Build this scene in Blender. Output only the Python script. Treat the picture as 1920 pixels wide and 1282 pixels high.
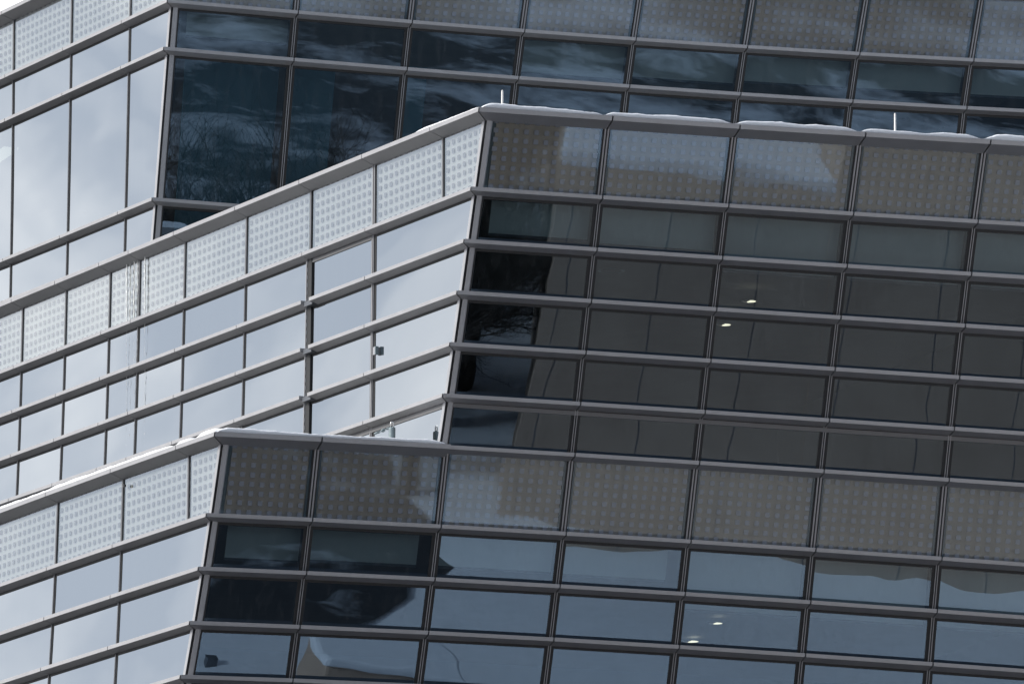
import bpy, math, random
from mathutils import Vector, Matrix, noise
R_ = math.radians
sc = bpy.context.scene
for o in list(bpy.data.objects): bpy.data.objects.remove(o)
COL = sc.collection

# ------------------------------------------------------------------ camera
GZ = 17.6                                    # height of the facade datum above the street
CAM = Vector((-17.665, -84.0895, -15.918 + GZ))
yaw, pitch, roll, F = 0.3183, 0.1784, 0.0069, 15104.0
fw = Vector((math.sin(yaw)*math.cos(pitch), math.cos(yaw)*math.cos(pitch), math.sin(pitch)))
rt0 = Vector((math.cos(yaw), -math.sin(yaw), 0)); up0 = rt0.cross(fw)
rt = rt0*math.cos(roll) + up0*math.sin(roll); up = up0*math.cos(roll) - rt0*math.sin(roll)
cd = bpy.data.cameras.new('camera'); cam = bpy.data.objects.new('camera', cd); COL.objects.link(cam)
cam.matrix_world = Matrix(((rt.x, up.x, -fw.x, CAM.x), (rt.y, up.y, -fw.y, CAM.y), (rt.z, up.z, -fw.z, CAM.z), (0, 0, 0, 1)))
cd.sensor_width = 36; cd.lens = 36*F/1920; cd.clip_start = 1; cd.clip_end = 6000
sc.camera = cam

# ------------------------------------------------------------------ light
SUN_AZ, SUN_EL = -78.0, 30.0                  # azimuth from +Y clockwise: low in the west, left of the photo
w = bpy.data.worlds.new('World'); sc.world = w; w.use_nodes = True
nt = w.node_tree; nt.nodes.clear()
def N(nt, typ, **kw):
    n = nt.nodes.new(typ)
    for k, v in kw.items():
        if k in n.inputs.keys() if isinstance(k, str) else False: n.inputs[k].default_value = v
        else: setattr(n, k, v)
    return n
sky = nt.nodes.new('ShaderNodeTexSky'); sky.sky_type = 'NISHITA'; sky.sun_disc = False
sky.sun_elevation = R_(SUN_EL); sky.sun_rotation = R_(SUN_AZ)
tc = nt.nodes.new('ShaderNodeTexCoord')
mp = nt.nodes.new('ShaderNodeMapping'); mp.inputs['Scale'].default_value = (1, 1, 2.2)
n1 = nt.nodes.new('ShaderNodeTexNoise'); n1.inputs['Scale'].default_value = 9; n1.inputs['Detail'].default_value = 4; n1.inputs['Roughness'].default_value = .5
r1 = nt.nodes.new('ShaderNodeValToRGB')
r1.color_ramp.elements[0].position = .39; r1.color_ramp.elements[0].color = (6.8, 7.5, 8.7, 1)
r1.color_ramp.elements[1].position = .61; r1.color_ramp.elements[1].color = (14.5, 14.5, 14.6, 1)
mx = nt.nodes.new('ShaderNodeMixRGB')
dt = nt.nodes.new('ShaderNodeVectorMath'); dt.operation = 'DOT_PRODUCT'; dt.inputs[1].default_value = (-.45, .89, .1)   # cloud bank to the north-west
cf = nt.nodes.new('ShaderNodeMapRange'); cf.inputs['From Min'].default_value = -.35; cf.inputs['From Max'].default_value = .55; cf.inputs['To Min'].default_value = .3; cf.inputs['To Max'].default_value = .95
bg = nt.nodes.new('ShaderNodeBackground'); bg.inputs['Strength'].default_value = .1
wo = nt.nodes.new('ShaderNodeOutputWorld')
L = nt.links.new
L(tc.outputs['Generated'], mp.inputs[0]); L(mp.outputs[0], n1.inputs['Vector']); L(n1.outputs['Fac'], r1.inputs[0])
L(tc.outputs['Generated'], dt.inputs[0]); L(dt.outputs['Value'], cf.inputs[0]); L(cf.outputs[0], mx.inputs[0]); L(sky.outputs[0], mx.inputs[1]); L(r1.outputs[0], mx.inputs[2]); L(mx.outputs[0], bg.inputs[0]); L(bg.outputs[0], wo.inputs[0])
sd = bpy.data.lights.new('sun', 'SUN'); sd.energy = 4.2; sd.angle = R_(12); sd.color = (1, .96, .9)
sun = bpy.data.objects.new('sun', sd); COL.objects.link(sun)
sv = Vector((math.sin(R_(SUN_AZ))*math.cos(R_(SUN_EL)), math.cos(R_(SUN_AZ))*math.cos(R_(SUN_EL)), math.sin(R_(SUN_EL))))
sun.rotation_euler = sv.to_track_quat('Z', 'Y').to_euler()
sc.view_settings.view_transform = 'Standard'; sc.view_settings.look = 'None'
sc.view_settings.exposure = 0; sc.view_settings.gamma = 1
sc.render.engine = 'CYCLES'
sc.cycles.max_bounces = 10; sc.cycles.transparent_max_bounces = 24; sc.cycles.glossy_bounces = 5
sc.cycles.caustics_reflective = False; sc.cycles.caustics_refractive = False
sc.render.resolution_x = 1024; sc.render.resolution_y = 683

# ------------------------------------------------------------------ materials
def mat(name):
    m = bpy.data.materials.new(name); m.use_nodes = True; t = m.node_tree; t.nodes.clear()
    out = t.nodes.new('ShaderNodeOutputMaterial'); return m, t, out
def pbr(name, col, rough=.5, metal=0, var=.08, scale=3, bump=0, bscale=20, spec=.5, streak=0):
    m, t, out = mat(name); L = t.links.new
    p = t.nodes.new('ShaderNodeBsdfPrincipled')
    p.inputs['Roughness'].default_value = rough; p.inputs['Metallic'].default_value = metal
    p.inputs['Specular IOR Level'].default_value = spec
    g = t.nodes.new('ShaderNodeNewGeometry')
    mp = t.nodes.new('ShaderNodeMapping'); mp.inputs['Scale'].default_value = (1, 1, .15) if streak else (1, 1, 1)
    n = t.nodes.new('ShaderNodeTexNoise'); n.inputs['Scale'].default_value = scale; n.inputs['Detail'].default_value = 6; n.inputs['Roughness'].default_value = .6
    r = t.nodes.new('ShaderNodeMapRange'); r.inputs['From Min'].default_value = .3; r.inputs['From Max'].default_value = .7
    r.inputs['To Min'].default_value = 1-var; r.inputs['To Max'].default_value = 1+var
    mul = t.nodes.new('ShaderNodeVectorMath'); mul.operation = 'SCALE'; mul.inputs[0].default_value = col
    L(g.outputs['Position'], mp.inputs[0]); L(mp.outputs[0], n.inputs['Vector']); L(n.outputs['Fac'], r.inputs[0])
    L(r.outputs[0], mul.inputs['Scale']); L(mul.outputs[0], p.inputs['Base Color'])
    rr = t.nodes.new('ShaderNodeMapRange'); rr.inputs['To Min'].default_value = max(.02, rough-.08); rr.inputs['To Max'].default_value = min(1, rough+.08)
    L(n.outputs['Fac'], rr.inputs[0]); L(rr.outputs[0], p.inputs['Roughness'])
    if bump:
        n2 = t.nodes.new('ShaderNodeTexNoise'); n2.inputs['Scale'].default_value = bscale; n2.inputs['Detail'].default_value = 5
        L(g.outputs['Position'], n2.inputs['Vector'])
        b = t.nodes.new('ShaderNodeBump'); b.inputs['Distance'].default_value = bump; b.inputs['Strength'].default_value = 1
        L(n2.outputs['Fac'], b.inputs['Height']); L(b.outputs[0], p.inputs['Normal'])
    L(p.outputs[0], out.inputs[0]); return m
def fmath(t, op, a, b=None):
    n = t.nodes.new('ShaderNodeMath'); n.operation = op
    for i, v in enumerate((a, b)):
        if v is None: continue
        if isinstance(v, (int, float)): n.inputs[i].default_value = v
        else: t.links.new(v, n.inputs[i])
    return n.outputs[0]
def warped_normal(t, amp, s, tilt=.003):
    """pane-to-pane roller-wave distortion of float glass"""
    L = t.links.new
    g = t.nodes.new('ShaderNodeNewGeometry'); oi = t.nodes.new('ShaderNodeObjectInfo')
    add = t.nodes.new('ShaderNodeVectorMath'); add.operation = 'MULTIPLY_ADD'
    cx = t.nodes.new('ShaderNodeCombineXYZ')
    for i in range(3): L(oi.outputs['Random'], cx.inputs[i])
    L(cx.outputs[0], add.inputs[0]); add.inputs[1].default_value = (37, 19, 53); L(g.outputs['Position'], add.inputs[2])
    mp = t.nodes.new('ShaderNodeMapping'); mp.inputs['Scale'].default_value = (s*.7, s*.7, s*1.5); L(add.outputs[0], mp.inputs[0])
    n = t.nodes.new('ShaderNodeTexNoise'); n.inputs['Scale'].default_value = 1; n.inputs['Detail'].default_value = 1.5; n.inputs['Roughness'].default_value = .3
    L(mp.outputs[0], n.inputs['Vector'])
    b = t.nodes.new('ShaderNodeBump'); b.inputs['Strength'].default_value = 1; b.inputs['Distance'].default_value = amp
    L(n.outputs['Fac'], b.inputs['Height'])
    # every pane sits at a slightly different angle in its frame
    wn = t.nodes.new('ShaderNodeTexWhiteNoise'); wn.noise_dimensions = '1D'; L(oi.outputs['Random'], wn.inputs['W'])
    off = t.nodes.new('ShaderNodeVectorMath'); off.operation = 'MULTIPLY_ADD'; L(wn.outputs['Color'], off.inputs[0]); off.inputs[1].default_value = (tilt,)*3; off.inputs[2].default_value = (-tilt/2,)*3
    ad = t.nodes.new('ShaderNodeVectorMath'); ad.operation = 'ADD'; L(b.outputs[0], ad.inputs[0]); L(off.outputs[0], ad.inputs[1])
    nz = t.nodes.new('ShaderNodeVectorMath'); nz.operation = 'NORMALIZE'; L(ad.outputs[0], nz.inputs[0]); return nz.outputs[0], g
def reflectance(t, lo, hi, pw):
    lw = t.nodes.new('ShaderNodeLayerWeight'); lw.inputs['Blend'].default_value = .5
    f = fmath(t, 'POWER', lw.outputs['Facing'], pw)
    mr = t.nodes.new('ShaderNodeMapRange'); mr.inputs['To Min'].default_value = lo; mr.inputs['To Max'].default_value = hi
    t.links.new(f, mr.inputs[0]); return mr.outputs[0]
def glass_mat(name, lo=.12, hi=1.0, pw=1.5, amp=.0035, frit=False, pu=.117, pv=.101, fc=(.215, .225, .25, 1), coat=(.52, .74, 1, 1), tint=(.35, .42, .445, 1), tilt=.002):
    m, t, out = mat(name); L = t.links.new
    nrm, g = warped_normal(t, amp, 1.0, tilt)
    gl = t.nodes.new('ShaderNodeBsdfGlossy'); gl.inputs['Roughness'].default_value = .018 if frit else .004; gl.inputs['Color'].default_value = coat
    L(nrm, gl.inputs['Normal'])
    tr = t.nodes.new('ShaderNodeBsdfTransparent'); tr.inputs['Color'].default_value = tint
    under = tr.outputs[0]
    if frit:
        tr.inputs['Color'].default_value = (.82, .85, .86, 1)
        uv = t.nodes.new('ShaderNodeUVMap'); sp = t.nodes.new('ShaderNodeSeparateXYZ'); L(uv.outputs[0], sp.inputs[0])
        fu = fmath(t, 'FRACT', fmath(t, 'DIVIDE', sp.outputs[0], pu)); fv = fmath(t, 'FRACT', fmath(t, 'DIVIDE', sp.outputs[1], pv))
        a = fmath(t, 'LESS_THAN', fmath(t, 'ABSOLUTE', fmath(t, 'SUBTRACT', fu, .5)), .235)
        b = fmath(t, 'LESS_THAN', fmath(t, 'ABSOLUTE', fmath(t, 'SUBTRACT', fv, .5)), .27)
        mask = fmath(t, 'MULTIPLY', a, b)
        df = t.nodes.new('ShaderNodeBsdfDiffuse'); df.inputs['Color'].default_value = fc
        ms = t.nodes.new('ShaderNodeMixShader'); L(mask, ms.inputs[0]); L(tr.outputs[0], ms.inputs[1]); L(df.outputs[0], ms.inputs[2]); under = ms.outputs[0]
    # faint dust film
    n = t.nodes.new('ShaderNodeTexNoise'); n.inputs['Scale'].default_value = 2.2; n.inputs['Detail'].default_value = 6
    mp = t.nodes.new('ShaderNodeMapping'); mp.inputs['Scale'].default_value = (6, 6, .5); L(g.outputs['Position'], mp.inputs[0]); L(mp.outputs[0], n.inputs['Vector'])
    dr = t.nodes.new('ShaderNodeMapRange'); dr.inputs['From Min'].default_value = .5; dr.inputs['From Max'].default_value = .8; dr.inputs['To Max'].default_value = .035
    L(n.outputs['Fac'], dr.inputs[0])
    dd = t.nodes.new('ShaderNodeBsdfDiffuse'); dd.inputs['Color'].default_value = (.6, .6, .6, 1)
    md = t.nodes.new('ShaderNodeMixShader'); L(dr.outputs[0], md.inputs[0]); L(under, md.inputs[1]); L(dd.outputs[0], md.inputs[2])
    mo = t.nodes.new('ShaderNodeMixShader'); L(reflectance(t, lo, hi, pw), mo.inputs[0]); L(md.outputs[0], mo.inputs[1]); L(gl.outputs[0], mo.inputs[2])
    L(mo.outputs[0], out.inputs[0]); return m
M = {}
M['alu'] = pbr('fin_aluminium', (.39, .39, .405), .42, .32, .06, 5, streak=0)
M['alul'] = pbr('trim_aluminium', (.42, .42, .44), .38, .4, .06, 5)
M['rib'] = pbr('rib_aluminium', (.30, .30, .315), .4, .4, .06, 5)
M['black'] = pbr('gasket_black', (.012, .013, .015), .55)
M['teal'] = pbr('spandrel_frame_grey', (.07, .1, .11), .5)
M['back'] = pbr('backing_panel_brown', (.42, .36, .295), .6, 0, .1, 2)
M['backL'] = pbr('side_backing_lit_tone', (.50, .50, .48), .5, 0, .05, 2)  # paler than the front backing: the side's brighter sky reflection is put into the colour
M['trans'] = pbr('transom_grey', (.16, .16, .165), .45, .3)
M['dark'] = pbr('bracket_grey', (.12, .13, .15), .5, .3)
M['glass'] = glass_mat('vision_glass', amp=.0028)
M['glass2'] = glass_mat('middle_vision_glass', amp=.0014)
M['glass3'] = glass_mat('upper_vision_glass', amp=.0007)
M['frit3'] = glass_mat('upper_frit_glass', lo=.10, frit=True, amp=.0007)
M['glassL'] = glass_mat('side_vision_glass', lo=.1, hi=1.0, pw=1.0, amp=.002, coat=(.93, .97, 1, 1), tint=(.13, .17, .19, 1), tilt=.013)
M['fritR'] = glass_mat('frit_glass', lo=.10, frit=True, amp=.0028)
M['fritL'] = glass_mat('side_frit_glass', lo=.08, hi=.8, pw=1.3, frit=True, amp=.002, pu=.1405, fc=(.115, .125, .135, 1), coat=(.95, .98, 1, 1))  # frit toned darker than the front's, painting in the side faces' reversed light contrast
M['snow'] = pbr('snow', (.86, .88, .92), .7, 0, .04, 4, bump=.01, bscale=12, spec=.3)
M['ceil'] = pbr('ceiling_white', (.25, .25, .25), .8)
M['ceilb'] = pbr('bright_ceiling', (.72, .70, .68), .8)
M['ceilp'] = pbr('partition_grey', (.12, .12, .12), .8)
M['floor'] = pbr('floor_carpet', (.05, .05, .05), .9)
M['blind'] = pbr('roller_blind_fabric', (.86, .86, .83), .85, var=.04, scale=1.5)
M['roof'] = pbr('roof_membrane', (.3, .3, .3), .9)
M['steel'] = pbr('galvanised_steel', (.22, .27, .29), .45, .5, .15, 30)
M['shine'] = pbr('polished_steel', (.7, .7, .7), .2, 1)
M['rod'] = pbr('rod_aluminium', (.75, .73, .70), .4, .3)
def emis(name, col, s):
    m, t, out = mat(name); e = t.nodes.new('ShaderNodeEmission'); e.inputs[0].default_value = (*col, 1); e.inputs[1].default_value = s
    t.links.new(e.outputs[0], out.inputs[0]); return m
M['lamp'] = emis('lamp_glow', (1, .85, .62), 3)

# ------------------------------------------------------------------ as-built survey: centimetre deviations of the facade grid
WX = [-0.08041, 0.06084, 0.04716, 0.0189, -0.14249, 0.08804, -0.02049, 0.01477, -0.0277, 0.01953, -0.18436, 0.0338, 0.14451, -0.20515, -0.03124, 0.1091, 0.02192, -0.13432, 0.05554, 0.12771]
WZ = [-0.05116, -0.0015, 0.01453, -0.00146, -0.07825, 0.0444, -0.00218, 0.04615, -0.03397, 0.02585, -0.09897, 0.0254, 0.02241, -0.13464, -0.00758, 0.13315, -0.00813, 0.0654, -0.02029, 0.0138]
EX = [(i, j, k) for i in range(4) for j in range(4) for k in range(4) if i+j+k <= 3]
def survey(P):
    x = min(max(P[0], 5.6), 21); y = min(max(P[1], -1.3), 17); z = min(max(P[2]-GZ, -4.2), 6.9)
    a, b, c = (x-12)/6, (y-3)/6, (z-1)/4
    dx = dz = 0
    for e, wx, wz in zip(EX, WX, WZ):
        v = a**e[0]*b**e[1]*c**e[2]; dx += wx*v; dz += wz*v
    return (P[0]+dx, P[1], P[2]+dz)

# ------------------------------------------------------------------ mesh helper
class MB:
    def __init__(s): s.v = []; s.f = []; s.m = []; s.uv = {}; s.mats = []
    def mi(s, m):
        if m not in s.mats: s.mats.append(m)
        return s.mats.index(m)
    def quad(s, pts, m, uv=None):
        b = len(s.v); s.v += [tuple(p) for p in pts]; s.f.append(tuple(range(b, b+len(pts)))); s.m.append(s.mi(m))
        if uv: s.uv[len(s.f)-1] = uv
    def grid(s, q, m, uv=None, nu=10, nv=5):
        b = len(s.v); Q = [Vector(p) for p in q]
        bl = lambda A, a, c: (A[0]*(1-a)+A[1]*a)*(1-c)+(A[3]*(1-a)+A[2]*a)*c
        U = [Vector((*c_, 0)) for c_ in uv] if uv else None
        for j in range(nv+1):
            for i in range(nu+1): s.v.append(tuple(bl(Q, i/nu, j/nv)))
        for j in range(nv):
            for i in range(nu):
                k = [(i, j), (i+1, j), (i+1, j+1), (i, j+1)]
                s.f.append(tuple(b+jj*(nu+1)+ii for ii, jj in k)); s.m.append(s.mi(m))
                if U: s.uv[len(s.f)-1] = [tuple(bl(U, ii/nu, jj/nv))[:2] for ii, jj in k]
    def hexa(s, p, m):            # p: 8 points, bottom 4 (ccw) then top 4
        b = len(s.v); s.v += [tuple(q) for q in p]
        for q in ((0, 3, 2, 1), (4, 5, 6, 7), (0, 1, 5, 4), (1, 2, 6, 5), (2, 3, 7, 6), (3, 0, 4, 7)):
            s.f.append(tuple(b+i for i in q)); s.m.append(s.mi(m))
    def box(s, x0, x1, y0, y1, z0, z1, m):
        s.hexa([(x0, y0, z0), (x1, y0, z0), (x1, y1, z0), (x0, y1, z0), (x0, y0, z1), (x1, y0, z1), (x1, y1, z1), (x0, y1, z1)], m)
    def tube(s, pts, rad, m, seg=8, cap=True):
        rings = []
        for i, p in enumerate(pts):
            p = Vector(p); a = Vector(pts[max(i-1, 0)]); c = Vector(pts[min(i+1, len(pts)-1)]); d = (c-a)
            d = d.normalized() if d.length > 1e-9 else Vector((0, 0, 1))
            u = d.cross(Vector((0, 0, 1)) if abs(d.z) < .95 else Vector((1, 0, 0))).normalized(); v = d.cross(u)
            r = rad[i] if isinstance(rad, (list, tuple)) else rad
            b = len(s.v); s.v += [tuple(p+u*r*math.cos(2*math.pi*k/seg)+v*r*math.sin(2*math.pi*k/seg)) for k in range(seg)]; rings.append(b)
        for a, b in zip(rings, rings[1:]):
            for k in range(seg):
                s.f.append((a+k, a+(k+1) % seg, b+(k+1) % seg, b+k)); s.m.append(s.mi(m))
        if cap:
            s.f.append(tuple(rings[0]+k for k in range(seg))[::-1]); s.m.append(s.mi(m)); s.f.append(tuple(rings[-1]+k for k in range(seg))); s.m.append(s.mi(m))
    def build(s, name, parent=None, label=None, sv=True, smooth=False, bevel=0):
        me = bpy.data.meshes.new(name)
        vs = [survey(p) for p in s.v] if sv else s.v
        off = Vector(parent_loc(parent)) if parent else Vector((0, 0, 0))
        me.from_pydata([tuple(Vector(v)-off) for v in vs], [], s.f)
        for k in s.mats: me.materials.append(M[k])
        for i, p in enumerate(me.polygons): p.material_index = s.m[i]; p.use_smooth = smooth
        if s.uv:
            ul = me.uv_layers.new(name='UVMap')
            for i, p in enumerate(me.polygons):
                if i in s.uv:
                    for li, c in zip(p.loop_indices, s.uv[i]): ul.data[li].uv = c
        me.validate(); me.update()
        o = bpy.data.objects.new(name, me); COL.objects.link(o)
        if parent: o.parent = parent
        if label: o['label'] = label
        if bevel:
            bv = o.modifiers.new('bevel', 'BEVEL'); bv.width = bevel; bv.segments = 2; bv.limit_method = 'ANGLE'
        return o
def parent_loc(o):
    l = Vector((0, 0, 0))
    while o: l += o.location; o = o.parent
    return l
def tag(o, label=None, cat=None, group=None, kind=None):
    if label: o['label'] = label
    if cat: o['category'] = cat
    if group: o['group'] = group
    if kind: o['kind'] = kind
    return o
def empty(name, loc=(0, 0, 0)):
    e = bpy.data.objects.new(name, None); COL.objects.link(e); e.location = loc; return e

# ------------------------------------------------------------------ facade geometry
PHI = 1.4287
DX, DY = -math.cos(PHI), math.sin(PHI); NX, NY = -math.sin(PHI), -math.cos(PHI)
class Block:
    def __init__(s, x0, y0=0., K=0., lean=.3098): s.x0, s.y0, s.K, s.T = x0, y0, K, math.tan(lean)
    def R(s, u, z, n): return (u, s.y0+s.K*(u-s.x0)-z*s.T-n, z+GZ)
    def Lf(s, w, z, n): return (s.x0+DX*w+NX*n, s.y0+DY*w+NY*n, z+GZ)
    def wc(s, z, n): return (s.K*NX*n - z*s.T - n - NY*n)/(DY-s.K*DX)
    def uc(s, z, n): return s.Lf(s.wc(z, n), z, n)[0]
def ev(a, z, n): return a(z, n) if callable(a) else a
def zz(v, n): return v(n) if callable(v) else v
def wbox(mb, Fn, a0, a1, z0, z1, n0, n1, m):
    P = []
    for zf in (z0, z1):
        for (a, n) in ((a0, n1), (a1, n1), (a1, n0), (a0, n0)):
            z = zz(zf, n); P.append(Fn(ev(a, z, n), z, n))
    mb.hexa(P, m)
NG = -.12                                     # glass plane behind the fin noses
def slope(zt, d0, d1, nin, nout):             # underside of a fin: d0 deep at the nose, d1 at the glass
    return lambda n: zt - (d0 + (d1-d0)*(nout-n)/(nout-nin))
def add_wall(B, root, side, ticks, rows, skip=lambda ci, ri: False, merge=None, glass='glass', frit='fritR', finlabel=None, expand=None, pv=.101, wides=()):
    """ticks: joint positions, ticks[0] may be 'c' for the corner. rows: list of (z_top, z_bottom, kind)"""
    Fn = B.R if side == 'R' else B.Lf
    cf = B.uc if side == 'R' else B.wc
    def edge(i, off):
        t = ticks[i]
        return (lambda z, n: cf(z, n)+off) if t == 'c' else t+off
    nc = len(ticks)-1
    for ri, (zt, zb, kind) in enumerate(rows):
        ci = 0
        while ci < nc:
            cj = ci+1
            if merge and merge(ci, ri): cj = ci+2
            wd = lambda i: .04 if side == 'R' else (.05 if i in wides else .022)
            a0 = edge(ci, .08 if ticks[ci] == 'c' else wd(ci)); a1 = edge(cj, -wd(cj))
            g0, g1 = zt-.03, zb-.035
            mb = MB()
            q = [Fn(ev(a0, g1, NG), g1, NG), Fn(ev(a1, g1, NG), g1, NG), Fn(ev(a1, g0, NG), g0, NG), Fn(ev(a0, g0, NG), g0, NG)]
            if kind == 'w':
                mb.grid(q if side == 'R' else [q[1], q[0], q[3], q[2]], glass)
                win = mb.build('window', root, smooth=True)
                fr = MB(); fwid = .016
                nf0, nf1 = NG-.03, NG+.004
                for (b0, b1, c0, c1) in ((a0, (lambda z, n, a=a0: ev(a, z, n)+fwid), g1, g0), ((lambda z, n, a=a1: ev(a, z, n)-fwid), a1, g1, g0)):
                    wbox(fr, Fn, b0, b1, c0, c1, nf0, nf1, 'black')
                wbox(fr, Fn, (lambda z, n, a=a0: ev(a, z, n)+fwid), (lambda z, n, a=a1: ev(a, z, n)-fwid), zt-.105, zt-.07, nf0, nf1, 'black')
                fr.build('frame', win)
            else:
                ua = [ev(a, z, NG) for a, z in ((a0, g1), (a1, g1), (a1, g0), (a0, g0))]
                base = ua[1] if side == 'R' else ua[1]
                pu = .117 if side == 'R' else .1405
                k = math.floor((base-(ev(a0, (g0+g1)/2, NG)))/pu)
                rem = (base-ev(a0, (g0+g1)/2, NG)) - k*pu
                uvs = [((x-base)+rem*.5+100*pu, z-zb+pv*.1+0.0) for x, z in zip(ua, (g1, g1, g0, g0))]
                if side == 'R': mb.grid(q, frit, uvs)
                else: mb.grid([q[1], q[0], q[3], q[2]], frit, [uvs[1], uvs[0], uvs[3], uvs[2]])
                sp = mb.build('spandrel_panel', root, smooth=True)
                bk = MB(); e = .03
                i0 = (lambda z, n, a=a0: ev(a, z, n)+e); i1 = (lambda z, n, a=a1: ev(a, z, n)-e)
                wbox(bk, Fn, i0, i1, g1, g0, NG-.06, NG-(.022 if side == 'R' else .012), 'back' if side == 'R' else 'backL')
                bk.build('backing_panel', sp)
                fr = MB()
                wbox(fr, Fn, a0, i0, g1, g0, NG-.06, NG-.008, 'teal'); wbox(fr, Fn, i1, a1, g1, g0, NG-.06, NG-.008, 'teal')
                fr.build('frame', sp)
            ci = cj
def add_fins(B, root, side, ticks, zs, coping=(), merge=None, gap=.006, cut=None):
    Fn = B.R if side == 'R' else B.Lf
    cf = B.uc if side == 'R' else B.wc
    def edge(i, off):
        t = ticks[i]
        return (lambda z, n: cf(z, n)+off) if t == 'c' else t+off
    for k, z in enumerate(zs):
        cop = z in coping
        ci = 0
        while ci < len(ticks)-1:
            cj = ci+1
            if merge and merge(ci, k, z): cj = ci+2
            a0, a1 = edge(ci, gap+.003), edge(cj, -gap)
            if cut and cut(cj, k): a1 = ticks[cj]-.21
            mb = MB()
            if cop:
                wbox(mb, Fn, a0, a1, slope(z, .05, .115, NG+.002, .05), z, NG+.002, .05, 'alu')
                wbox(mb, Fn, a0, a1, z-.1, z+.004, -.42, NG, 'alu')
                mb.build('coping', root, bevel=.003)
            else:
                wbox(mb, Fn, a0, a1, slope(z, .043, .076, NG+.002, 0.), z, NG+.002, 0., 'alu')
                mb.build('fin', root, bevel=.0025)
            if cut and cut(cj, k):
                br = MB(); t = ticks[cj]
                wbox(br, Fn, t-.23, t-.012, z-.075, z-.02, NG+.002, -.035, 'dark')
                br.build('fin_bracket', root)
            ci = cj
def add_mullions(B, root, side, ticks, rows, only=None, wide=()):
    Fn = B.R if side == 'R' else B.Lf
    for i, t in enumerate(ticks):
        if t == 'c': continue
        mb = MB(); k = 1.0 if side == 'R' else (1.2 if (len(ticks) > 10 and i == 2) else .55)
        for ri, (zt, zb, kind) in enumerate(rows):
            if only and not only(i, ri): continue
            zt_, zb_ = zt-.03, zb-.03
            if i in wide and kind == 'w':
                wbox(mb, Fn, t-.07, t+.06, zb_, zt_, NG-.05, NG+.02, 'black')
                wbox(mb, Fn, t+.06, t+.075, zb_, zt_, NG-.05, NG+.026, 'alul')
                for s_ in range(int((zt_-zb_)/.09)):
                    wbox(mb, Fn, t+.03, t+.045, zb_+.02+s_*.09, zb_+.07+s_*.09, NG+.02, NG+.024, 'dark')
                continue
            wbox(mb, Fn, t-.045*k, t+.045*k, zb_, zt_, NG-.05, NG+.003, 'black')
            if kind == 'w':
                for s_ in (-1, 1): wbox(mb, Fn, t+s_*.013*k-.0045*k, t+s_*.013*k+.0045*k, zb_, zt_, NG+.003, NG+.016, 'rib')
                if side == 'L' and k > 1: wbox(mb, Fn, t+.026, t+.048, zb_, zt_, NG+.003, NG+.009, 'alu')
            else:
                for s_ in (-1, 1): wbox(mb, Fn, t+s_*.0175*k-.009*k, t+s_*.0175*k+.009*k, zb_, zt_, NG+.003, NG+.014, 'rib')
        if mb.v: mb.build('mullion', root)
def add_corner(B, root, zt, zb):
    mb = MB(); n0, n1 = NG-.04, NG+.015
    nn = 14
    for k in range(nn):
        a = zb+(zt-zb)*k/nn; b = zb+(zt-zb)*(k+1)/nn
        wbox(mb, B.R, lambda z, n: B.uc(z, n)+.022, lambda z, n: B.uc(z, n)+.078, a, b, n0, n1, 'alu')
        wbox(mb, B.Lf, lambda z, n: B.wc(z, n)+.02, lambda z, n: B.wc(z, n)+.085, a, b, n0, n1, 'alul')
        wbox(mb, B.R, lambda z, n: B.uc(z, n)+.001, lambda z, n: B.uc(z, n)+.03, a, b, n0-.02, NG-.004, 'black')
    mb.build('corner_post', root)
def prism(mb, poly, z0, z1, m):
    n = len(poly); b = len(mb.v)
    mb.v += [(x, y, z0+GZ) for x, y in poly]+[(x, y, z1+GZ) for x, y in poly]
    mb.f.append(tuple(b+i for i in range(n))[::-1]); mb.f.append(tuple(b+n+i for i in range(n))); mb.m += [mb.mi(m)]*2
    for i in range(n): mb.f.append((b+i, b+(i+1) % n, b+n+(i+1) % n, b+n+i)); mb.m.append(mb.mi(m))
def cell_strip(B, root, name, side, a0, a1, z0, z1, n, th, m, label=None):
    mb = MB(); wbox(mb, B.R if side == 'R' else B.Lf, a0, a1, z0, z1, n-th, n, m); return mb.build(name, root, label)
def room(B, root, zc, zf, ur, wl, depth, cm='ceil'):
    """ceiling, floor slab and inner partitions seen through the glass"""
    def poly(z, n):
        c = B.wc(z, n); p = B.Lf(c, z, n); q = B.R(ur, z, n); l = B.Lf(wl, z, n)
        return [(p[0], p[1]), (q[0], q[1]), (ur, B.y0+depth), (l[0], max(l[1], B.y0+depth)) if l[1] < B.y0+depth else (l[0], l[1])]
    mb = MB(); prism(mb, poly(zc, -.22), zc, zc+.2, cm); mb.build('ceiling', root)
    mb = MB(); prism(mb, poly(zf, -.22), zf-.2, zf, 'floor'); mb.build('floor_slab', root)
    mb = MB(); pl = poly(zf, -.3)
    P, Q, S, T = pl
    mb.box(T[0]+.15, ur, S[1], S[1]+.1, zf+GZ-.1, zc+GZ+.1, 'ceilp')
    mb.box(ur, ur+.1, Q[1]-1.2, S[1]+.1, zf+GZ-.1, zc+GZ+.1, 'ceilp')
    mb.build('inner_wall', root)

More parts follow.
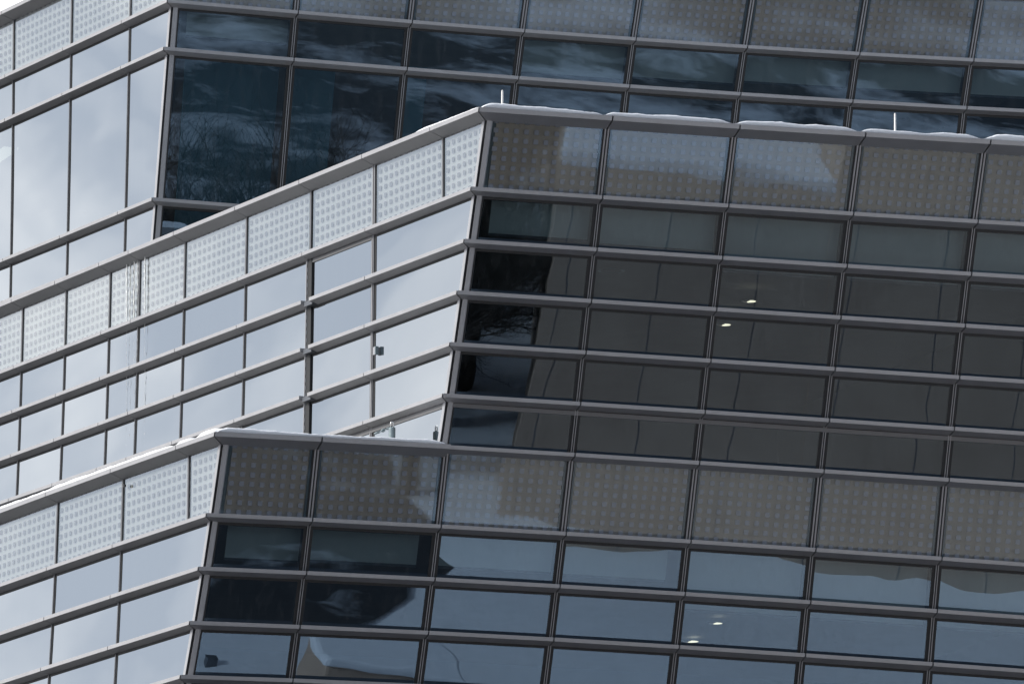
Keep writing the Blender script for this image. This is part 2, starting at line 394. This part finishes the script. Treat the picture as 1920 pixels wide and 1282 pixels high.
# ray helper used only to read positions off the survey photo when laying out the fit-out
def ray(x, y): return (fw*F + rt*(x-960) - up*(y-641)).normalized()
def at_z(x, y, z): d = ray(x, y); s = (z-CAM.z)/d.z; return CAM+d*s
def at_R(B, x, y, n):
    d = ray(x, y); best = None
    # plane y = y0+K(x-x0)-(z-GZ)TAN-n
    s = (B.y0 - B.K*B.x0 + GZ*B.T - n + B.K*CAM.x - CAM.y - CAM.z*B.T)/(d.y + d.z*B.T - B.K*d.x)
    return CAM+d*s
def at_L(B, x, y, n):
    d = ray(x, y); o = Vector((B.x0+NX*n, B.y0+NY*n, 0)); nn = Vector((NX, NY, 0))
    s = ((o-CAM).dot(nn))/d.dot(nn); return CAM+d*s

# ------------------------------------------------------------------ levels and grids (metres, facade datum = 0)
C2, F1, F2, F3, F4, F5, F6, F7, F8, F9, F10 = 2.5296, 1.6815, 1.1169, .5588, 0., -.5568, -1.1112, -1.9704, -2.5444, -3.1259, -3.7038
F11, F12 = -4.275, -4.855
G0, G1, G2, G3, G4 = 6.804, 5.9558, 5.3683, 3.5124, 2.95
J2 = 10.9157; J3 = 10.4358
B1 = Block(6.7813); B2 = Block(9.3001); B3 = Block(8.6446, 10.691, 0, .13)

# ---- middle block
mid = empty('office_block', (9.5, 0, GZ-1.1)); tag(mid, 'middle stepped glass block with snow-topped parapet and rain of fins down to the lower terrace', 'building', 'stepped glass office blocks')
mid['label'] = 'middle glass office block with snow on its parapet and two small rods'
rows2 = [(C2, F1, 's'), (F1, F2, 'w'), (F2, F3, 'w'), (F3, F4, 'w'), (F4, F5, 'w'), (F5, F6, 'w')]
tR2 = ['c']+[J2+1.5*i for i in range(6)]
L2 = [.4118, 2.2201, 3.932, 5.7378, 7.5134, 8.8593, 9.7543, 11.1182, 12.4943, 13.8, 15.17]
tL2 = ['c']+L2
add_wall(B2, mid, 'R', tR2, rows2, glass='glass2')
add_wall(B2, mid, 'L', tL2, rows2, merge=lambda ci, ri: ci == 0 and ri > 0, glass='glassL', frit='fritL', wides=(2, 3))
add_fins(B2, mid, 'R', tR2, [C2, F1, F2, F3, F4, F5], coping=(C2,))
add_fins(B2, mid, 'L', tL2, [C2, F1, F2, F3, F4, F5], coping=(C2,), merge=lambda ci, k, z: ci == 0 and z != C2, cut=lambda cj, k: cj == 3 and k in (2, 3, 4))
add_mullions(B2, mid, 'R', tR2, rows2)
add_mullions(B2, mid, 'L', tL2, rows2, only=lambda i, ri: not (i == 1 and ri > 0), wide=(3,))
add_corner(B2, mid, C2-.02, F6-.05)
# transom strips under two of the fins
cell_strip(B2, mid, 'transom', 'R', lambda z, n: B2.uc(z, n)+.08, tR2[-1], F5-.125, F5-.08, NG+.014, .05, 'trans')
cell_strip(B2, mid, 'transom', 'L', lambda z, n: B2.wc(z, n)+.085, tL2[3]-.07, F5-.13, F5-.08, NG+.014, .05, 'trans')
cell_strip(B2, mid, 'transom', 'L', tL2[2]+.05, tL2[3]-.07, F1-.12, F1-.08, NG+.014, .05, 'trans')
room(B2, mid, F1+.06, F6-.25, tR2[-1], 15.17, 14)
# ---- lower block (its front facade runs on under the middle block)
low = empty('office_block', (7, 0, GZ-4.8)); tag(low, 'lowest glass office block with snow along its narrow terrace edge', 'building', 'stepped glass office blocks')
rows1 = [(F6, F7, 's'), (F7, F8, 'w'), (F8, F9, 'w'), (F9, F10, 'w'), (F10, F11, 'w'), (F11, F12, 'w')]
tR1 = ['c']+[J2-3, J2-1.5+.01]+[J2+1.5*i for i in range(6)]
tL1 = ['c', 1.40, 3.2472, 5.1337, 6.98, 8.86]
add_wall(B1, low, 'R', tR1, rows1)
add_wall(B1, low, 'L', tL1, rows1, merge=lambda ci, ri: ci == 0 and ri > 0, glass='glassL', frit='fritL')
add_fins(B1, low, 'L', tL1, [F6, F7, F8, F9, F10, F11], coping=(F6,), merge=lambda ci, k, z: ci == 0 and z != F6)
add_fins(B1, low, 'R', tR1, [F7, F8, F9, F10, F11])
add_fins(B1, low, 'R', tR1[:3], [F6], coping=(F6,)); add_fins(B1, low, 'R', tR1[2:], [F6])
add_mullions(B1, low, 'R', tR1, rows1)
add_mullions(B1, low, 'L', tL1, rows1, only=lambda i, ri: not (i == 1 and ri > 0))
add_corner(B1, low, F6-.02, F12)
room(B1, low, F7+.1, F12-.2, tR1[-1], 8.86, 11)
# ---- upper block, set back
upb = empty('office_block', (9, 11, GZ+2.3)); tag(upb, 'uppermost set-back glass office block, top of the picture', 'building', 'stepped glass office blocks')
rows3 = [(G0, G1, 's'), (G1, G2, 'w'), (G2, G3, 'w'), (G3, G4, 'w'), (G4, 2.36, 'w')]
tR3 = ['c']+[J3+1.5*i for i in range(8)]
tL3 = ['c', .601, 2.4305, 4.2832, 5.85, 7.7, 9.55]
add_wall(B3, upb, 'R', tR3, rows3, glass='glass3', frit='frit3')
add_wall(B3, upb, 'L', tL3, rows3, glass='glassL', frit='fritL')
add_fins(B3, upb, 'R', tR3, [G0, G1, G2, G3, G4], coping=(G0,))
add_fins(B3, upb, 'L', tL3, [G0, G1, G2, G3, G4], coping=(G0,))
add_mullions(B3, upb, 'R', tR3, rows3); add_mullions(B3, upb, 'L', tL3, rows3)
add_corner(B3, upb, G0-.02, 2.3)
room(B3, upb, G1-.02, 2.45, tR3[-1], 9.5, 14, 'ceilb')

# ---- roofs
def roof(B, root, z, ur, wl, yb):
    mb = MB(); c = B.Lf(B.wc(z, -.2), z, -.2); r = B.R(ur, z, -.2); l = B.Lf(wl, z, -.2)
    prism(mb, [(c[0], c[1]), (r[0], r[1]), (ur, max(yb, l[1])), (l[0], max(yb, l[1]))], z-.15, z, 'roof'); mb.build('roof', root)
roof(B2, mid, 2.25, tR2[-1], 15.1, 12); roof(B3, upb, 6.66, tR3[-1], 9.5, 25)
mb = MB(); c = B1.Lf(B1.wc(-1.45, -.3), -1.45, -.3); l = B1.Lf(8.7, -1.3, -.3); r0 = B2.Lf(B2.wc(-1.45, -.3), -1.45, -.3); r1 = B2.Lf(8.7, -1.3, -.1)
prism(mb, [c[:2], r0[:2], r1[:2], l[:2]], -1.45, -1.3, 'roof'); mb.build('roof', low)

# ---- roller blinds and lamps behind the glass
def blind(B, root, u0, u1, zt, zb, off=.16):
    mb = MB(); wbox(mb, B.R, u0, u1, zb, zt, NG-off-.004, NG-off, 'blind'); mb.box
    o = mb.build('roller_blind', root)
    b = MB(); wbox(b, B.R, u0, u1, zb-.03, zb, NG-off-.012, NG-off+.008, 'dark'); b.build('bottom_bar', o)
def zR(B, x, y, off=.16): return at_R(B, x, y, NG-off).z-GZ
g = .035
for i in range(len(tR2)-1):
    a = tR2[i] if tR2[i] != 'c' else B2.uc(F1, NG)+.1
    zb = zR(B2, 1060, 446) if i == 0 else zR(B2, 1220, 462) if i == 1 else zR(B2, 1590, 521)
    blind(B2, mid, a+g+(.1 if i == 0 else 0), tR2[i+1]-g, F1+.05, zb)
for i in range(len(tR1)-1):
    a = tR1[i] if tR1[i] != 'c' else B1.uc(F7, NG)+.1
    zb = [zR(B1, 480, 1048), zR(B1, 690, 1056), zR(B1, 940, 1069), zR(B1, 1150, 1082)][i] if i < 4 else zR(B1, 1600, 1158)
    blind(B1, low, a+g+(.1 if i == 0 else 0), tR1[i+1]-g-(.12 if i in (1, 3) else 0), F7+.08, zb)
for i in range(len(tR3)-1):
    if i in (1, 2): continue
    a = tR3[i] if tR3[i] != 'c' else B3.uc(G1, NG)+.1
    zb = {0: zR(B3, 420, 72), 3: zR(B3, 1080, 140), 4: zR(B3, 1290, 150)}.get(i, zR(B3, 1500, 160))
    blind(B3, upb, a+g+(.1 if i == 0 else 0), tR3[i+1]-g, G1-.03, zb)
M['screen'] = pbr('blue_grey_screen', (.14, .30, .37), .8, var=.12, scale=.8, streak=1)
def screen(u0, u1, zt, zb):
    mb = MB(); wbox(mb, B3.R, u0, u1, zb, zt, NG-.32, NG-.3, 'screen'); mb.build('privacy_screen', upb)
screen(B3.uc(G2, NG)+.3, J3-.06, G2+.1, G4+.02); screen(J3+.06, J3+.68, G2+.1, G4+.02); screen(J3+1.56, J3+1.9, G2+.1, G4+.02)
def downlight(root, x, y, zc, lit=True, r=.11):
    p = at_z(x, y, zc+GZ-.012); p.z = survey(p)[2]; p = at_z(x, y, p.z)
    mb = MB(); n = 20
    z = p.z
    ring = [(p.x+r*math.cos(a*2*math.pi/n), p.y+r*math.sin(a*2*math.pi/n)) for a in range(n)]
    inn = [(p.x+r*.8*math.cos(a*2*math.pi/n), p.y+r*.8*math.sin(a*2*math.pi/n)) for a in range(n)]
    for a in range(n):
        b = (a+1) % n
        mb.quad([(*ring[a], z), (*ring[b], z), (*inn[b], z), (*inn[a], z)], 'alul')
        mb.quad([(*ring[a], z+.011), (*ring[b], z+.011), (*ring[b], z), (*ring[a], z)], 'alul')
        mb.quad([(*inn[a], z), (*inn[b], z), (*inn[b], z+.009), (*inn[a], z+.009)], 'lamp' if (lit and math.cos((a+.5)*2*math.pi/n) > .1) else 'alul')
    hf = [(*inn[(a-5) % n], z+.009) for a in range(11)]; hd = [(*inn[(a+5) % n], z+.009) for a in range(11)]
    mb.quad(hf, 'lamp' if lit else 'dark'); mb.quad(hd, 'dark')
    mb.build('downlight', root, sv=False)
downlight(mid, 1405, 565, F1+.06, r=.1); downlight(mid, 1358, 609, F1+.06, r=.1)
downlight(low, 1342, 1168, F7+.1, r=.1); downlight(low, 1295, 1202, F7+.1, r=.12)
downlight(upb, 1535, 198, G1-.02, False, r=.24); downlight(upb, 1668, 222, G1-.02, False, r=.26)
downlight(mid, 1852, 623, F1+.06, False, r=.12); downlight(mid, 1146, 508, F1+.06, False, r=.16)
# strip light behind the side glass of the upper block
p = at_L(B3, -30, 304, -1.3); q = at_L(B3, 27, 322, -1.3)
mb = MB(); mb.box(min(p.x, q.x), max(p.x, q.x)+.05, min(p.y, q.y), max(p.y, q.y), p.z-.012, p.z+.012, 'lamp'); mb.build('strip_light', upb, sv=False)
# sensor box on the side mullion of the middle block
p = at_L(B2, 700, 657, -.06); mb = MB()
wv = (p.y-B2.y0)/DY
wbox(mb, B2.Lf, wv-.04, wv+.03, p.z-GZ-.045, p.z-GZ+.045, NG+.012, NG+.045, 'alul'); wbox(mb, B2.Lf, wv-.043, wv-.02, p.z-GZ-.047, p.z-GZ+.047, NG+.010, NG+.05, 'steel')
mb.build('sensor_box', mid, sv=False)
p = at_L(B1, 234.5, 910, -.1); wv = (p.y-B1.y0)/DY; mb = MB(); wbox(mb, B1.Lf, wv-.02, wv+.02, p.z-GZ-.015, p.z-GZ+.015, NG+.01, NG+.03, 'black'); mb.build('bolt_cap', low, sv=False)

# ------------------------------------------------------------------ snow on the parapets
random.seed(4)
def snow_strip(name, B, side, a0, a1, z, n0, n1, hmax, dips=(), label='', seed=0, parts=90):
    Fn = B.R if side == 'R' else B.Lf
    prof = []
    mb = MB(); rings = []
    for i in range(parts+1):
        t = i/parts; a = a0+(a1-a0)*t
        h = hmax*(.72+.5*noise.noise(Vector((a*.8, seed, 0)))+.22*noise.noise(Vector((a*4, seed, 3)))+.1*noise.noise(Vector((a*17, seed, 7))))
        for dp, wd in dips:
            k = (a-dp)/wd
            h *= 1-.93*math.exp(-k*k)
        e = min(t, 1-t)*(abs(a1-a0))/.12; h *= min(1, max(e, 0))**.5
        h = max(h, .002)
        wv = .012*noise.noise(Vector((a*3, seed, 11)))
        ring = [(n1-.012+wv, .0), (n1-.004+wv, h*.35), (n1-.012+wv, h*.7), (n1-.045+wv, h*.93), (n1-.1, h), ((n0+n1)/2, h*1.05), (n0+.04, h*.8), (n0, 0)]
        b = len(mb.v); mb.v += [Fn(a, z+.005+hh, n) for n, hh in ring]; rings.append(b)
    m = 8; mi = mb.mi('snow')
    for a, b in zip(rings, rings[1:]):
        for k in range(m-1): mb.f.append((a+k, b+k, b+k+1, a+k+1)); mb.m.append(mi)
    mb.f.append(tuple(rings[0]+k for k in range(m))); mb.f.append(tuple(rings[-1]+k for k in range(m))[::-1]); mb.m += [mi, mi]
    o = mb.build(name, smooth=True); tag(o, label, 'snow', kind='stuff'); return o
cu = B2.uc(C2, .05)
snow_strip('snow', B2, 'R', cu+.05, tR2[-1], C2, -.4, .04, .075, dips=[(J2-.1, .07), (J2+1.42, .1), (J2+2.92, .09), (J2+4.4, .12)], label='white snow lying on the front parapet of the middle block', seed=2, parts=260)
snow_strip('snow', B2, 'L', B2.wc(C2, .05)+.03, .9, C2, -.4, .03, .035, label='thin snow on the side parapet of the middle block near its corner', seed=5)
snow_strip('snow', B1, 'R', B1.uc(F6, .05)+.04, J2-1.5-.05, F6, -.6, .035, .06, label='snow heaped on the front terrace edge of the lowest block', seed=9, parts=140)
snow_strip('snow', B1, 'L', B1.wc(F6, .05)+.03, 8.6, F6, -.5, .035, .06, dips=[(.95, .12), (1.5, .1)], label='snow line along the side parapet of the lowest block', seed=13, parts=220)

# ------------------------------------------------------------------ lightning rods, roof anchor, icicles
def lrod(x, yb, yt, label):
    p = at_R(B2, x, yb, -.2); p = Vector(survey(p)); s = (CAM-p).length/F
    h = (yb-yt)*s
    mb = MB(); mb.tube([(0, 0, -.06), (0, 0, h*.94), (0, 0, h)], [.012, .011, .004], 'rod', 10)
    o = mb.build('lightning_rod', sv=False, smooth=False); o.location = p
    f = MB(); f.tube([(0, 0, -.07), (0, 0, -.045)], .035, 'rod', 12); f.build('base', o, sv=False).location = (0, 0, 0)
    o.children[0].data.transform(Matrix.Translation(p))  # base was offset by the parent location
    tag(o, label, 'lightning rod', 'rods on the parapet')
lrod(943, 203, 165, 'short pale metal rod on the snowy parapet beside the corner')
lrod(1674.5, 250, 214, 'short pale metal rod standing on the parapet in front of the upper right windows')

d_an = .27
base = at_L(B2, 735, 816, NG+d_an)
an = empty('roof_anchor', base); tag(an, 'grey steel anchor post with a padlock-shaped loop and chain on the terrace', 'anchor')
mb = MB(); bz = base.z; bx, by = base.x, base.y
mb.tube([(bx, by, bz-.25), (bx, by, bz+.08), (bx, by, bz+.088)], [.038, .038, .034], 'steel', 20); mb.build('post', an, sv=False, smooth=False)
mb = MB(); rx = rt0
pts = [Vector((bx, by, bz+.08))+rx*(-.017)]+[Vector((bx, by, bz+.135))+rx*(-.017*math.cos(t))+Vector((0, 0, .017*math.sin(t))) for t in [i*math.pi/8 for i in range(9)]]+[Vector((bx, by, bz+.08))+rx*.017]
mb.tube(pts, .008, 'shine', 8); mb.build('loop', an, sv=False, smooth=True)
dirL = (-rt0 - Vector((0, 0, .42))).normalized()
mb = MB(); st = Vector((bx, by, bz+.09))-rt0*.02
for k in range(7):
    c = st+dirL*(.028*k); a = Vector((0, 0, 1)) if k % 2 else Vector((.3, -1, 0)).normalized()
    mb.tube([c+dirL*.02*math.cos(t)+a*.011*math.sin(t) for t in [i*math.pi/5 for i in range(11)]], .0045 if k not in (3, 6) else .011, 'steel', 6)
mb.build('chain', an, sv=False, smooth=True)

M['ice'] = pbr('ice', (.93, .95, .95), .3, 0, .04, 30, spec=.9)
def icicle(x, ya, yb, rad, seed, label):
    random.seed(seed)
    a = at_L(B2, x, ya, NG+.02); b = at_L(B2, x-1, yb, NG+.02)
    mb = MB(); n = int((a.z-b.z)/.03); pts = []; rr = []
    for i in range(n+1):
        t = i/n; p = a.lerp(b, t)+Vector((random.uniform(-1, 1)*.004, random.uniform(-1, 1)*.004, 0)); pts.append(p)
        rr.append(rad*(.3+.9*random.random())*(1.1 if t < .33 else (.26 if random.random() < .45 else .08)))
    mb.tube(pts, rr, 'ice', 6); o = mb.build('icicle', sv=False, smooth=True)
    tag(o, label, 'icicle', 'frozen drips on the side glass')
for k, (x, ya, yb, r) in enumerate([(238, 492, 852, .010), (244, 488, 842, .006), (252, 484, 838, .009), (258, 482, 700, .006), (272, 476, 850, .010)]):
    icicle(x, ya, yb, r, k, ['long frozen drip on the side glass, leftmost of the five', 'thin frozen drip second from left on the side glass', 'thick frozen drip in the middle of the five on the side glass', 'short frozen drip ending above the lower fins', 'frozen drip just right of the narrow panel mullion, rightmost of the five'][k])

# ------------------------------------------------------------------ surroundings, seen in the glass
M['beige'] = None
def wall_mat():
    m, t, out = mat('beige_panels'); L = t.links.new
    p = t.nodes.new('ShaderNodeBsdfPrincipled'); p.inputs['Roughness'].default_value = .85
    g = t.nodes.new('ShaderNodeNewGeometry'); sp = t.nodes.new('ShaderNodeSeparateXYZ'); L(g.outputs['Position'], sp.inputs[0])
    fx = fmath(t, 'FRACT', fmath(t, 'DIVIDE', sp.outputs[0], 1.55)); j = fmath(t, 'LESS_THAN', fx, .016)
    n = t.nodes.new('ShaderNodeTexNoise'); n.inputs['Scale'].default_value = .8; n.inputs['Detail'].default_value = 8; L(g.outputs['Position'], n.inputs['Vector'])
    r = t.nodes.new('ShaderNodeValToRGB'); r.color_ramp.elements[0].position = .3; r.color_ramp.elements[0].color = (.44, .325, .25, 1)
    r.color_ramp.elements[1].position = .75; r.color_ramp.elements[1].color = (.55, .42, .325, 1); L(n.outputs['Fac'], r.inputs[0])
    mx = t.nodes.new('ShaderNodeMixRGB'); L(j, mx.inputs[0]); L(r.outputs[0], mx.inputs[1]); mx.inputs[2].default_value = (.16, .14, .14, 1)
    L(mx.outputs[0], p.inputs['Base Color']); L(p.outputs[0], out.inputs[0]); return m
M['beige'] = wall_mat(); M['low_bounce'] = pbr('low_bounce_ground', (.045, .045, .05), .85, bump=.01)
M['litter'] = None
M['bark'] = pbr('bark', (.05, .04, .035), .9); M['needle'] = pbr('conifer_needles', (.018, .03, .022), .8, var=.3)
def hill_mat(nm, sc3, p0, p1, c0):
    m, t, out = mat(nm); L = t.links.new
    p = t.nodes.new('ShaderNodeBsdfPrincipled'); p.inputs['Roughness'].default_value = .9
    g = t.nodes.new('ShaderNodeNewGeometry'); mp = t.nodes.new('ShaderNodeMapping'); mp.inputs['Scale'].default_value = sc3; L(g.outputs['Position'], mp.inputs[0])
    n = t.nodes.new('ShaderNodeTexNoise'); n.inputs['Scale'].default_value = 1; n.inputs['Detail'].default_value = 9; n.inputs['Roughness'].default_value = .68; L(mp.outputs[0], n.inputs['Vector'])
    r = t.nodes.new('ShaderNodeValToRGB'); e = r.color_ramp.elements; e[0].position = p0; e[0].color = c0; e[1].position = p1; e[1].color = (.6, .63, .68, 1)
    L(n.outputs['Fac'], r.inputs[0]); L(r.outputs[0], p.inputs['Base Color']); L(p.outputs[0], out.inputs[0]); return m
M['hill'] = hill_mat('wooded_hillside', (.11, .11, .4), .46, .6, (.04, .047, .056, 1))
M['slush'] = hill_mat('road_with_packed_snow', (.28, .5, .5), .56, .72, (.028, .03, .036, 1))
M['litter'] = hill_mat('brush_over_snow', (.4, .4, .4), .28, .45, (.03, .033, .038, 1))
# ground sheet; the dark outer part, out of view, is added to cut bounce light
random.seed(1)
mb = MB(); xs = [-1500, -300, -60]+[-20+2*i for i in range(40)]+[70+10*i for i in range(9)]+[300, 1500]; ys = [-1500, -400]+[-260+10*i for i in range(18)]+[-80+2*i for i in range(41)]+[20, 100, 400, 1500]
idx = {}
for i, x in enumerate(xs):
    for j, y in enumerate(ys):
        h = 0
        if -60 < x < 70 and -90 < y < -6: h = .55*noise.noise(Vector((x*.17, y*.17, 1)))+.12*noise.noise(Vector((x*.5, y*.5, 4)))
        if abs(x-CAM.x) < 4 and abs(y-CAM.y) < 4: h = 0
        if y > -6: h = 0
        if -270 < y < -62 and 15 < x < 160: h += max(0, min(1, (-62-y)/60))*(1.2+1.6*noise.noise(Vector((x*.03, y*.03, 8))))
        if -36 < y < -25 and x < 22: h = min(h*.3, -.02)
        idx[i, j] = len(mb.v); mb.v.append((x, y, h))
for i in range(len(xs)-1):
    for j in range(len(ys)-1):
        mb.f.append((idx[i, j], idx[i+1, j], idx[i+1, j+1], idx[i, j+1])); cx_, cy_ = (xs[i]+xs[i+1])/2, (ys[j]+ys[j+1])/2; mb.m.append(mb.mi('low_bounce' if not (-330 < cy_ < -21 and 8 < cx_ < 220) else 'litter' if (cy_ < -31 and 5 < cx_ < 23+(-31-cy_)*.4) else 'snow'))
g = mb.build('snowy_ground', sv=False, smooth=True); g['kind'] = 'structure'
mb = MB(); n_ = 30
top = [(-30+ (18.3+30)*i/n_, -27.3+.3*noise.noise(Vector((i*.7, 0, 0)))) for i in range(n_+1)]
bot = [(21-(21+30)*i/n_, -33.2+.4*noise.noise(Vector((i*.6, 5, 0)))) for i in range(n_+1)]
mb.quad([(x, y, .03) for x, y in (top + [(18.7, -27.6), (19.6, -28.5), (20.5, -29.5), (21.44, -30.5), (21.44, -33.2)] + bot)], 'slush'); g = mb.build('road', sv=False); g['kind'] = 'structure'
# wooded snowy hillside beyond
mb = MB(); hx = [-300+20*i for i in range(46)]; hy = [-130-15*j for j in range(26)]; hid = {}
for i, x in enumerate(hx):
    for j, y in enumerate(hy):
        t = min(1, max(0, (-140-y)/280)); e_ = min(1, min(i, len(hx)-1-i)/4)
        h = (t*t*(3-2*t)*62+5*noise.noise(Vector((x*.012, y*.012, 2)))*t+2*noise.noise(Vector((x*.05, y*.05, 3)))*t)*e_ - .6*(1-t)-.3
        hid[i, j] = len(mb.v); mb.v.append((x, y, h))
for i in range(len(hx)-1):
    for j in range(len(hy)-1): mb.f.append((hid[i, j], hid[i, j+1], hid[i+1, j+1], hid[i+1, j])); mb.m.append(mb.mi('hill'))
g = mb.build('hillside', sv=False, smooth=True); g['kind'] = 'structure'
# beige building across the street
bb = empty('beige_building', (40, -39, 0)); tag(bb, 'long low beige concrete building across the street, mirrored in the front glass', 'building')
mb = MB(); A_, B_ = [(21.45, -30.6), (26.0, -30.6), (26.0, -43.5), (25.9, -43.5)], [(26.001, -30.59), (72, -30.59), (72, -46), (26.001, -46)]
prism(mb, A_[::-1], -.5-GZ, 6.5-GZ, 'beige'); prism(mb, B_[::-1], -.5-GZ, 8.0-GZ, 'beige'); mb.build('wall', bb, sv=False)
mb = MB(); prism(mb, A_[::-1], 6.504-GZ, 6.75-GZ, 'snow'); prism(mb, B_[::-1], 8.004-GZ, 8.25-GZ, 'snow'); mb.build('roof_snow', bb, sv=False, bevel=.1)
ub = empty('utility_box', (18.1, -24.7, 0)); tag(ub, 'low beige utility housing with a snow cap, mirrored low in the front glass', 'utility box')
mb = MB(); mb.box(17.2, 19.0, -25.3, -24.1, -.3, .8, 'beige'); mb.build('cabinet', ub, sv=False, bevel=.03)
mb = MB(); mb.box(17.15, 19.05, -25.35, -24.05, .802, .98, 'snow'); mb.build('snow_cap', ub, sv=False, bevel=.06)
mb = MB(); mb.box(15.95, 16.12, -26.15, -26.0, -.2, .1, 'dark'); mb.box(15.94, 16.13, -26.16, -25.99, .102, .115, 'dark'); o = mb.build('ground_box', sv=False, bevel=.02)
tag(o, 'small dark box on the snow, mirrored at lower left of the front glass', 'utility box')
# bare trees
def bare_tree(seed, H):
    random.seed(seed); tr = MB(); br = MB()
    def grow(p, d, ln, r, lv):
        n = 4; pts = [p]; rr = [r]; q = p.copy(); dd = d.copy()
        for i in range(n):
            dd = (dd+Vector((random.uniform(-.22, .22), random.uniform(-.22, .22), random.uniform(-.05, .16)))).normalized()
            q = q+dd*ln/n; pts.append(q.copy()); rr.append(r*(1-.62*(i+1)/n))
        (tr if lv == 0 else br).tube(pts, rr, 'bark', 6 if lv < 2 else 3, cap=False)
        if lv >= 5 or r < .004: return
        for i in range(1, n+1):
            for k in range(2 if lv < 3 else 2):
                if i == 1 and lv == 0: continue
                ax = Vector((random.uniform(-1, 1), random.uniform(-1, 1), random.uniform(-.2, .7))).normalized()
                nd = (dd*.55+ax*.85).normalized()
                grow(pts[i], nd, ln*random.uniform(.45, .68), rr[i]*.62+.001, lv+1)
    grow(Vector((0, 0, -.2)), Vector((0, 0, 1)), H*.5, H*.022, 0)
    return tr, br
def put_tree(seed, H, x, y, label, rz=0):
    tr, br = bare_tree(seed, H)
    e = empty('bare_tree', (0, 0, 0)); tr.build('trunk', e, sv=False, smooth=True); br.build('crown', e, sv=False, smooth=True)
    e.location = (x, y, 0); e.rotation_euler = (0, 0, rz); tag(e, label, 'tree', 'bare trees across the street'); return e
t0 = put_tree(11, 9.5, 21.3, -34.5, 'bare tree beside the end wall of the beige building')
t1 = put_tree(12, 11, 19.5, -39, 'tall bare tree set back left of the beige building')
def copy_tree(src, x, y, s, rz, label):
    c = src.copy(); COL.objects.link(c); c.location = (x, y, 0); c.rotation_euler = (0, 0, rz); c.scale = (s, s, s); c['label'] = label
    for ch in src.children:
        k = ch.copy(); COL.objects.link(k); k.parent = c
k_ = 0
for (x, y, s, src) in [(24, -46, .9, t0), (22.5, -43, .8, t1), (24.5, -50, 1.0, t1), (34.6, -78, 2.15, t0), (40.2, -92, 2.0, t1), (44.5, -93, 2.05, t0), (37.6, -84, 1.7, t1), (48.5, -98, 1.7, t0), (23.0, -38.5, .75, t0), (21.9, -35.6, .62, t1), (20.4, -32.3, .5, t1), (21.0, -33.2, .6, t0), (20.0, -34.2, .62, t1), (22.3, -36.2, .7, t1)]:
    k_ += 1
    copy_tree(src, x, y, s, k_*1.7, 'bare winter tree on the snowy slope, number %s row back' % ['first', 'second', 'third'][k_ % 3])
for o in list(bpy.data.objects):
    if o.name.startswith('bare_tree') and 'number' in o['label']: o['label'] = 'bare winter tree among others on the snow, seen only mirrored in the glass'
# conifers
def conifer(seed, H, Rr):
    random.seed(seed); tk = MB(); tk.tube([(0, 0, -.2), (0, 0, H)], [.14, .02], 'bark', 6); cr = MB()
    for i in range(2600):
        z = H*(.05+.93*random.random()**1.3); r = Rr*(1-z/H)*(.25+.8*random.random()**.5)+.05; a = random.uniform(0, 6.283)
        c = Vector((r*math.cos(a), r*math.sin(a), z-r*.25)); d = Vector((math.cos(a), math.sin(a), -.35))*random.uniform(.18, .42); s_ = Vector((-math.sin(a), math.cos(a), 0))*random.uniform(.04, .1)
        cr.quad([c-s_, c+d*.6-s_*1.1, c+d, c+d*.6+s_*1.1, c+s_], 'needle')
    return tk, cr
def put_conifer(seed, H, Rr, x, y, label):
    tk, cr = conifer(seed, H, Rr); e = empty('conifer', (0, 0, 0)); tk.build('trunk', e, sv=False); cr.build('crown', e, sv=False); e.location = (x, y, 0); tag(e, label, 'tree', 'conifers across the street'); return e
c0 = put_conifer(3, 6.5, 2.2, 15.5, -34.5, 'dark conifer at the roadside left of the beige building')
for i, (x, y, s) in enumerate([(13, -35, 1.1), (25.6, -52, 1.1), (27, -56, 1.4), (70, -150, 2.6)]):
    copy_tree(c0, x, y, s, i*1.3, 'dark conifer among the bare trees, seen only mirrored in the glass')
